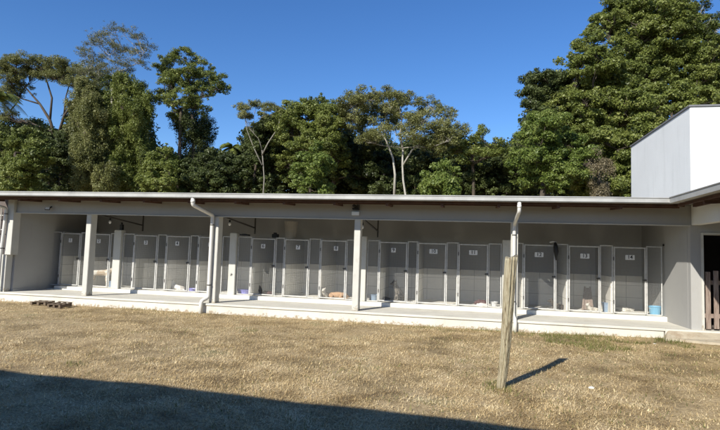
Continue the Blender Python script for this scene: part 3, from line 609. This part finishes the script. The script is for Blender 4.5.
dog('lie', 178, 288, 14.32, math.pi*.90, .74, f_white, 'white dog lying with its head raised behind door 4', .9)
dog('sit', 256, 293, 14.6, math.pi+.5, .80, f_dark, 'dark dog sitting low behind door 6', .2)
dog('sleep', 336, 297, 14.36, .06, .82, f_tan, 'orange brown dog lying behind door 8', .6)
dog('lie', 326.5, 294, 14.3, math.pi*1.45, .72, f_pied, 'small dark and white dog lying left of the orange dog behind door 8', .2)
dog('sit', 397.5, 296, 14.75, math.pi*1.08, .88, f_grey, 'dark grey dog sitting behind door 9', .5)
dog('lie', 559, 306, 14.5, math.pi*.86, .66, f_dark, 'dark dog lying just right of door 12 behind the mesh', .5)
dog('lie', 592, 309, 14.3, math.pi*1.2, .55, f_pied, 'white and brown dog lying under the leaning ramp', .4)

# stones in the yard
# (positions read off at the height of the ground)
for i, (px, py, r) in enumerate([(591, 385, .026), (668, 337, .05), (430, 333, .03), (676, 342, .04), (655, 345, .03)]):
    Y = 1.61/((py-(264+.033*(px-360)))/528.5); Y *= .97
    c = at(px, py, Y); bm = bmesh.new(); bmesh.ops.create_icosphere(bm, subdivisions=3, radius=r)
    for v in bm.verts: v.co = Vector((v.co.x*1.3, v.co.y, v.co.z*.7))*(1+.15*math.sin(v.co.x*70+i)+.1*math.cos(v.co.y*90+i*2))
    me = bpy.data.meshes.new('stone'); bm.to_mesh(me); bm.free(); me.materials.append(M['concrete'])
    o = bpy.data.objects.new('stone', me); COL.objects.link(o); o.location = (c.x, Y, GZ+.015)
    tag(o, ['pale stone in the grass right of the log shadow', 'largest pale rubble stone beside the broken slab', 'small pale stone in the grass near the platform, left of the log', 'pale rubble stone right of the broken slab in the grass', 'small pale stone in front of the right kennels'][i], 'stone', 'pale stones in the yard')

# ------------------------------------------------------------------ trees
def leafset(C_, R_, n, size, droop=0., asp=.55, up=.5):
    """n leaves spread round clump centres C_ (m,3) with radii R_"""
    m = len(C_); w_ = R_**2.2; idx = RS.choice(m, n, p=w_/w_.sum()); d = RS.normal(0, 1, (n, 3)); d /= np.linalg.norm(d, axis=1)[:, None]
    rad = R_[idx]*(RS.rand(n)**.5)
    P = C_[idx]+d*rad[:, None]*np.array([1, 1, .62]); P[:, 2] -= droop*RS.rand(n)**2
    N = d*.7+RS.normal(0, .6, (n, 3)); N[:, 2] += up; N[:, 1] -= .15; N /= np.linalg.norm(N, axis=1)[:, None]
    A = np.cross(N, RS.normal(0, 1, (n, 3))); A /= np.linalg.norm(A, axis=1)[:, None]
    if droop: A = A*.5+np.array([0, 0, -1.])*.8; A -= N*np.sum(A*N, 1)[:, None]; A /= np.linalg.norm(A, axis=1)[:, None]
    Bv = np.cross(N, A); s = size*np.clip(np.exp(RS.normal(0, .38, n)), .4, 2.2)[:, None]
    V = np.empty((n, 4, 3)); V[:, 0] = P-A*s; V[:, 1] = P+Bv*s*asp-A*s*.1; V[:, 2] = P+A*s; V[:, 3] = P-Bv*s*asp-A*s*.1
    return V.reshape(-1, 3)
def wob(p, q, n, amp, rs):
    p = Vector(p); q = Vector(q); L = (q-p).length; o = []
    a, b_ = rs.rand(2)*6.28; u = Vector((rs.randn(), rs.randn(), rs.randn()*.4)).normalized(); v = Vector((rs.randn(), rs.randn(), rs.randn()*.3)).normalized()
    for i in range(n+1):
        t = i/n; e = math.sin(math.pi*t); o.append(p.lerp(q, t)+(u*math.sin(t*4+a)+v*math.cos(t*7+b_)*.6)*amp*L*e)
    return o
def tree(name, label, Y, base, fork, lobes, lm, bm_, tr=.16, dens=1., size=.075, clump=.42, droop=0., twigs=3, body=1., cat='tree', group='trees behind the kennel block', extra=(), fill=.25, lpc=70, flat=.4, seed=None):
    k_ = 1.3 if fill >= .5 else 1.25; dens *= k_; lpc *= k_*2.0; clump *= .80; size *= .60; body = min(body, .7) if fill >= .45 else body*.7
    rs = np.random.RandomState(seed if seed is not None else int((base[0] if isinstance(base, tuple) else base)*7+Y)); pm = Y/F_PX*1.03
    fx = at(fork[0], fork[1], Y); bx_ = at(base, 190, Y) if not isinstance(base, tuple) else at(base[0], base[1], Y)
    T = empty(name, (bx_.x, Y, GZ), label, cat, group); b = MB()
    root = Vector((bx_.x, Y, GZ-.3)); fk = Vector((fx.x, Y, fx.z)); tk = wob(root, fk, 9, .035, rs); b.tube(tk, [tr*(1.15-.45*i/9) for i in range(10)], 8)
    CC = []; RR = []; nodes = list(tk[5:]); lobes = sorted(lobes, key=lambda l: -l[1])
    if body:        # joins neighbouring lobes into one crown
        ext = []
        for i_, p_ in enumerate(lobes):
            for q_ in lobes[i_+1:]:
                if abs(p_[0]-q_[0]) < (p_[2]+q_[2])*.95 and abs(p_[1]-q_[1]) < (p_[3]+q_[3])*1.15 and rs.rand() < .75:
                    ext.append(((p_[0]+q_[0])/2+rs.uniform(-3, 3), (p_[1]+q_[1])/2+rs.uniform(-2, 2), (p_[2]+q_[2])*.30, (p_[3]+q_[3])*.30, rs.uniform(-1.5, 1), body))
    for li, lb in enumerate(lobes+(ext if body else [])):
        lx, ly, rx, ry = lb[:4]; dy = lb[4] if len(lb) > 4 else rs.uniform(-1.2, 1.2); dn = lb[5] if len(lb) > 5 else 1
        c = at(lx, ly, Y+dy); a = rx*pm*1.08; h = ry*pm*1.08; dpt = min(a, 2.2)
        n = max(4, int(dens*dn*9.5*a*h/(clump*clump*3.2)))
        cand = [q for q in nodes if q.z < c.z-.15*(c-q).length or q in tk[5:]] or tk[4:]
        src = min(cand, key=lambda q: (q-c).length*(1+.5*rs.rand())+.5*abs(q.x-c.x))
        lim = wob(src, c-Vector((0, 0, h*.2)), 6, .09, rs); r0 = tr*(.34 if src in tk else .24); b.tube(lim, [r0*(1-.11*i) for i in range(7)], 6); nodes += lim[2:6]
        for k in range(n):
            d = rs.randn(3); d /= np.linalg.norm(d); inside = rs.rand() < fill
            if d[2] < -.35 and rs.rand() < flat: d[2] = -d[2]
            q = (.15+.6*rs.rand()) if inside else (.78+.27*rs.rand())
            p = Vector((c.x+d[0]*a*q, c.y+d[1]*dpt*q, c.z+d[2]*h*q)); CC.append(p); RR.append(clump*(.45+1.0*rs.rand()**1.5))
            if rs.rand() < .16:      # stray sprigs beyond the outline
                e_ = 1.04+.2*rs.rand(); CC.append(Vector((c.x+d[0]*a*e_, c.y+d[1]*dpt*e_, c.z+d[2]*h*e_))); RR.append(clump*.38)
            if rs.rand() < twigs/6:
                s_ = lim[3+int(rs.rand()*4)]; b.tube(wob(s_, p, 4, .08, rs), [r0*.42, r0*.34, r0*.26, r0*.17, r0*.09], 4, cap=False)
    for e in extra:
        pts = [at(x, y, Y+(z if z else 0)) for x, y, z in e[0]]; b.tube(pts, e[1], 7)
    b.build('trunk', bm_, T, smooth=True)
    C_ = np.array([tuple(p) for p in CC]); R_ = np.array(RR)
    quads_obj('crown', leafset(C_, R_, int(len(C_)*lpc), size, droop), lm, T)
    return T
G1 = M
# far wood closing the gaps
pts = []; rr = []
for i in range(5200):
    px = random.uniform(-330, 1000)  if i > 3500 else random.uniform(-60, 660); top = np.interp(px, [-330, -60, 60, 78, 92, 146, 156, 236, 250, 345, 360, 465, 480, 512, 530, 600, 660, 1000], [70, 112, 128, 100, 92, 110, 152, 156, 135, 128, 140, 140, 150, 152, 105, 75, 60, 60])+4*math.sin(px*.11+1)
    py = random.uniform(top, 205); c = at(px, py, random.uniform(35, 43)); pts.append(tuple(c)); rr.append(random.uniform(.5, .9))
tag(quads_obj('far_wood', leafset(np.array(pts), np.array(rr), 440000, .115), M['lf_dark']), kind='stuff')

tree('spreading_tree', 'tall dark tree with a flat spreading crown, leftmost behind the roof', 37, 55, (58, 132),
     [(4, 66, 20, 8), (26, 61, 20, 7), (46, 62, 18, 6), (64, 66, 18, 7), (82, 73, 16, 7), (10, 78, 20, 8), (34, 74, 18, 6), (56, 77, 16, 6), (98, 74, 12, 7), (74, 84, 14, 6), (0, 96, 16, 10), (22, 90, 14, 7), (86, 96, 12, 8), (92, 86, 12, 7), (4, 118, 14, 12)],
     M['lf_olive'], M['bark'], .24, 1.6, .055, .45, twigs=4, lpc=66, fill=.5, body=1.,
     extra=[([(57, 145, 0), (50, 120, 0), (40, 104, 0), (26, 88, 0), (10, 74, 0)], [.16, .12, .09, .06, .03]), ([(57, 140, 0), (64, 116, 0), (76, 98, 0), (92, 80, 0)], [.13, .10, .07, .03]), ([(50, 120, 0), (52, 98, 0), (46, 78, 0), (40, 66, 0)], [.10, .08, .05, .03]), ([(64, 116, 0), (66, 96, 0), (72, 76, 0)], [.08, .05, .03]), ([(40, 104, 0), (20, 98, 0), (2, 90, 0)], [.07, .05, .03])])
tree('sparse_tree', 'tallest tree of the left group with thin pale branches and sparse leaves', 31, 108, (112, 88),
     [(98, 38, 15, 9), (116, 31, 16, 8), (136, 36, 14, 8), (146, 48, 12, 8), (84, 56, 12, 9), (106, 50, 16, 9), (126, 50, 16, 8), (138, 62, 13, 8), (96, 66, 14, 9), (118, 66, 15, 9), (80, 72, 10, 8), (108, 80, 14, 9)],
     M['lf_grey'], M['bark_pale'], .10, .72, .045, .36, twigs=6, lpc=36, fill=.5)
tree('vine_covered_tree', 'tree wrapped in hanging vines like green columns, left of the tall sparse tree', 29.5, 92, (92, 92),
     [(90, 96, 12, 14), (78, 124, 11, 24), (94, 116, 12, 26), (84, 160, 12, 28), (99, 146, 12, 28), (106, 176, 12, 18), (76, 102, 10, 12), (90, 182, 14, 12), (84, 82, 9, 8)],
     M['lf_olive'], M['bark'], .16, 1.25, .06, .34, droop=.45, lpc=85)
tree('vine_covered_tree', 'tree wrapped in hanging vines below the tallest sparse crown', 30.5, 128, (124, 82),
     [(112, 84, 12, 10), (126, 84, 13, 11), (137, 94, 13, 14), (142, 120, 10, 24), (126, 126, 13, 26), (110, 106, 12, 20), (134, 162, 12, 26), (145, 160, 9, 22), (120, 166, 12, 26), (128, 184, 14, 12), (114, 132, 10, 22), (150, 100, 8, 8)],
     M['lf_mid'], M['bark'], .18, 1.2, .06, .36, droop=.4, lpc=85)
tree('leafy_tree', 'tree with leafy clumps leaning right above a dark hanging mass, right of the vines', 32, 181, (181, 108),
     [(166, 64, 11, 9), (184, 58, 13, 9), (202, 70, 13, 9), (215, 80, 10, 8), (190, 78, 14, 9), (170, 80, 13, 9), (164, 98, 11, 9), (205, 90, 12, 8), (184, 96, 13, 9), (222, 88, 6, 6), (176, 110, 12, 8), (196, 106, 12, 8), (160, 74, 8, 8)],
     M['lf_mid'], M['bark'], .14, 1.0, .07, .38, twigs=5, lpc=62)
tree('hanging_tree', 'dark tree with drooping foliage under the leaning leafy crown', 33, 186, (192, 115),
     [(192, 116, 14, 14), (206, 130, 10, 18), (186, 130, 11, 18), (197, 140, 12, 16), (178, 122, 8, 10)], M['lf_dark'], M['bark'], .13, 1.1, .06, .38, droop=.5, lpc=80)
def palm(px, py, Y, base, nf, L, label, seed):
    rs = np.random.RandomState(seed); c = at(px, py, Y); T = empty('palm_tree', (at(base, 190, Y).x, Y, GZ), label, 'palm tree', 'palms behind the kennel block')
    b = MB(); b.tube(wob((at(base, 190, Y).x, Y, GZ-.2), c, 7, .02, rs), [.14-.006*i for i in range(8)], 8); b.build('trunk', M['bark'], T, smooth=True)
    for i in range(nf):
        a = 2*math.pi*i/nf+rs.rand()*.4; e = rs.uniform(.1, 1.1); V = []; sp = []; l = L*rs.uniform(.8, 1.1)
        d = Vector((math.cos(a)*math.cos(e), math.sin(a)*math.cos(e), math.sin(e)))
        for k in range(13): t = k/12; sp.append(Vector(c)+d*l*t+Vector((0, 0, -l*.75*t*t)))
        b = MB(); b.tube(sp, [.022*(1-.07*k) for k in range(13)], 4)
        for k in range(1, 60):
            t = k/60; j = int(t*12); p = sp[j].lerp(sp[min(12, j+1)], t*12-j); u = (sp[min(12, j+1)]-sp[max(0, j-1)]).normalized(); s = u.cross(Vector((0, 0, 1))).normalized()
            ll = l*.30*math.sin(math.pi*(.12+.86*t))
            for q in (1, -1):
                w_ = u*.018; tip = p+s*q*ll*.8+u*ll*.45-Vector((0, 0, ll*.45)); kk = len(b.v); b.v += [tuple(p-w_), tuple(p+w_), tuple(tip)]; b.f.append((kk, kk+1, kk+2)); b.mi.append(0)
        b.build('frond', M['lf_mid'], T)
palm(-2, 98, 33, -2, 18, 2.4, 'palm with arching fronds cut by the left edge', 3)
palm(232, 148, 33, 232, 14, 1.3, 'small palm peeping over the bushes left of the umbrella shaped crown', 5)
def bush(label, Y, base, lobes, m, dens=1.2, size=.08, droop=0, name='shrub', clump=.4, lpc=80, seed=None):
    x0_ = min(l[0]-l[2]*.6 for l in lobes); x1_ = max(l[0]+l[2]*.6 for l in lobes)
    lobes = lobes+[(x0_+(x1_-x0_)*(i+.5)/4, 190+(i % 2)*4, (x1_-x0_)/5, 10, 0, .8) for i in range(4)]
    return tree(name, label, Y, base, (base, min(l[1] for l in lobes)+12), lobes, m, M['bark'], .10, dens, size, clump, droop, 3, 1., 'shrub', 'bushes behind the roof', lpc=lpc, seed=seed)
bush('bright green bush at the far left behind the roof', 27, 15, [(8, 150, 16, 18), (26, 140, 14, 14), (38, 160, 14, 22), (14, 175, 18, 18), (-8, 170, 14, 26)], M['lf_mid'])
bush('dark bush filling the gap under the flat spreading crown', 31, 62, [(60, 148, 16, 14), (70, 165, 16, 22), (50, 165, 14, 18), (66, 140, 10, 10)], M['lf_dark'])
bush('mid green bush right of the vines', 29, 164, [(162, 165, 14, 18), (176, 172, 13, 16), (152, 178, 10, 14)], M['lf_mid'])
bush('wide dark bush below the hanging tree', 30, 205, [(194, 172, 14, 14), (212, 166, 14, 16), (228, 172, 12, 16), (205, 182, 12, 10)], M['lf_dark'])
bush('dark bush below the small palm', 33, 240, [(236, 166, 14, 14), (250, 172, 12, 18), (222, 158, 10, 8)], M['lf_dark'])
tree('umbrella_tree', 'thin pale tree with a small umbrella shaped crown', 30, 264, (262, 150),
     [(242, 108, 8, 4), (256, 105, 10, 4), (271, 107, 9, 4), (246, 116, 8, 4), (266, 116, 8, 4), (281, 112, 6, 4)], M['lf_olive'], M['bark_mid'], .05, 1.5, .045, .30, twigs=6, lpc=60, fill=.5,
     extra=[([(262, 155, 0), (268, 143, 0), (278, 128, 0), (282, 110, 0)], [.05, .042, .034, .02]), ([(262, 165, 0), (254, 148, 0), (247, 130, 0), (244, 112, 0)], [.045, .034, .026, .015])])
bush('dark leafy bush around the thin umbrella tree', 31.5, 256, [(250, 142, 12, 12), (264, 146, 15, 20), (248, 165, 12, 18), (272, 168, 12, 18), (254, 128, 8, 8), (270, 128, 9, 10), (280, 120, 8, 8), (264, 118, 7, 6)], M['lf_dark'], seed=4)
tree('dense_tree', 'dense rounded tree standing left of the pale twin trunks', 31, 305, (305, 150),
     [(298, 112, 16, 12), (318, 108, 15, 12), (334, 112, 12, 10), (316, 118, 15, 13), (284, 124, 14, 14), (332, 132, 12, 14), (300, 136, 18, 14), (320, 145, 14, 14), (278, 148, 14, 16), (292, 165, 14, 18), (338, 158, 11, 20), (309, 104, 8, 6)],
     M['lf_mid'], M['bark'], .2, 1.15, .07, .40, lpc=75)
tree('dense_tree', 'dark tree behind the roof, just above the middle post', 34, 330, (335, 150), [(342, 140, 12, 18), (350, 160, 14, 22), (328, 165, 14, 20), (362, 172, 12, 18)], M['lf_dark'], M['bark'], .18, 1.15, .08, .42, lpc=72)
bush('yellow green bush in front of the dense rounded tree', 27.5, 312, [(306, 158, 9, 8), (318, 152, 9, 8), (312, 170, 12, 12), (324, 166, 9, 10), (300, 174, 8, 9)], M['lf_bright'], .9, .075)
tree('airy_tree', 'large airy tree with pale twin trunks and a wide grey green crown', 30, (404, 192), (403, 148),
     [(352, 104, 13, 12), (368, 98, 14, 9), (388, 96, 15, 7), (408, 98, 15, 7), (428, 104, 14, 8), (446, 116, 11, 8), (458, 128, 9, 7), (372, 115, 13, 9), (395, 112, 15, 8), (420, 120, 14, 9), (440, 132, 12, 9), (356, 122, 12, 11), (380, 132, 12, 9), (432, 146, 11, 10), (344, 116, 9, 11), (412, 134, 11, 9), (366, 140, 12, 10), (450, 138, 9, 9), (394, 120, 12, 8)],
     M['lf_olive'], M['bark_pale'], .075, 1.35, .055, .38, twigs=6, lpc=56, fill=.42, body=1.4,
     extra=[([(394, 198, 0), (395, 175, 0), (393, 158, 0), (386, 140, 0), (378, 128, 0)], [.075, .07, .06, .045, .03]), ([(403, 165, 0), (412, 150, 0), (424, 140, 0), (434, 128, 0)], [.05, .045, .035, .02]), ([(403, 150, 0), (400, 135, 0), (402, 118, 0), (398, 104, 0)], [.065, .055, .04, .025])])
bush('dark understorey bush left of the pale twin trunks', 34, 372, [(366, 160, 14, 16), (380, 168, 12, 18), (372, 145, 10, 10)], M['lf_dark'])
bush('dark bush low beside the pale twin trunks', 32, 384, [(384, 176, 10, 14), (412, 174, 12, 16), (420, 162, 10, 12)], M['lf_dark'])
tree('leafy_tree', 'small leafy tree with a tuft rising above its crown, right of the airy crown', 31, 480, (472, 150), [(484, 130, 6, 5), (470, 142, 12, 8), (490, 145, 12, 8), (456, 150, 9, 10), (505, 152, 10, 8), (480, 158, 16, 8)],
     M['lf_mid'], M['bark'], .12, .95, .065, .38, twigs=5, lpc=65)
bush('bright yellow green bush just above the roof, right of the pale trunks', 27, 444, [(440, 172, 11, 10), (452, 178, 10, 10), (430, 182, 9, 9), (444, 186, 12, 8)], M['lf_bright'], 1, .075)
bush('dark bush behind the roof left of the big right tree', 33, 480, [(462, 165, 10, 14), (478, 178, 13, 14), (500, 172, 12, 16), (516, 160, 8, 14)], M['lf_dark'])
# right-hand mass
tree('dense_tree', 'dark leafed tree bulging out left from the big right mass', 31, 545, (548, 125), [(532, 84, 12, 10), (546, 78, 12, 10), (530, 98, 11, 8), (548, 98, 14, 12), (540, 112, 12, 8), (558, 88, 12, 14)], M['lf_dark'], M['bark'], .2, 1.2, .075, .4, lpc=80)
tree('big_tree', 'huge rounded green tree, widest of the right mass', 31, 590, (592, 130),
     [(574, 66, 16, 10), (590, 50, 14, 12), (606, 62, 16, 12), (582, 84, 18, 12), (562, 106, 18, 11), (604, 88, 18, 12), (586, 104, 16, 10), (624, 80, 16, 14), (618, 104, 18, 12), (600, 122, 20, 12), (570, 126, 18, 10), (640, 98, 16, 12), (632, 120, 14, 12)],
     M['lf_mid'], M['bark'], .3, 1.25, .08, .44, lpc=85)
tree('big_tree', 'tallest green tree at the upper right, cut by the top edge', 34, 660, (656, 110),
     [(612, 28, 16, 14), (628, 10, 16, 12), (648, 16, 16, 12), (640, 36, 18, 12), (664, 34, 18, 12), (660, 58, 20, 12), (682, 52, 16, 12), (636, 60, 16, 10), (676, 78, 18, 12), (652, 82, 18, 10), (700, 72, 16, 14), (664, 4, 14, 10), (690, 96, 18, 10), (652, -10, 22, 12), (624, 46, 14, 10), (598, 30, 12, 12), (614, 8, 12, 10), (682, 22, 18, 14), (700, 34, 16, 14), (712, 52, 16, 14), (718, 82, 14, 14), (684, -6, 16, 10), (676, 6, 12, 10)],
     M['lf_mid'], M['bark'], .3, 1.15, .08, .44, lpc=85, seed=77)
tree('thin_tree', 'dark thin leaved tree at the upper right corner with sky showing through', 38, 712, (706, 80), [(700, 12, 9, 9), (716, 28, 10, 14), (704, 40, 10, 10), (722, 55, 12, 16), (686, 8, 8, 8), (714, 90, 14, 14)], M['lf_dark'], M['bark_pale'], .2, .9, .07, .4, twigs=5, lpc=60,
     extra=[([(722, 70, 0), (708, 56, 0), (702, 50, 0)], [.07, .05, .03])])
tree('leafy_tree', 'lit bright green tree low at the left foot of the big right mass', 27.5, 545, (545, 160), [(536, 128, 15, 11), (554, 122, 13, 10), (528, 146, 14, 13), (548, 148, 16, 12), (522, 170, 12, 18), (542, 174, 16, 15), (562, 162, 13, 14), (566, 140, 13, 11), (572, 178, 14, 14), (586, 160, 10, 12)], M['lf_bright'], M['bark'], .16, 1.15, .07, .4, lpc=78)
bush('dry beige vines hanging low in front of the right trees', 27, 598, [(596, 162, 7, 9), (606, 166, 6, 10)], M['lf_dry'], .5, .05, .5, 'dry_vines', .3)
bush('dark green shrub left of the tall white block', 29, 618, [(616, 146, 14, 16), (624, 168, 12, 18), (604, 140, 14, 12), (580, 138, 14, 11), (590, 182, 14, 12), (610, 182, 14, 12), (636, 146, 10, 20)], M['lf_mid'])
bush('green bush behind the tall white block', 30, 672, [(650, 110, 16, 14), (676, 100, 16, 12), (700, 104, 16, 12), (640, 140, 12, 16)], M['lf_mid'])
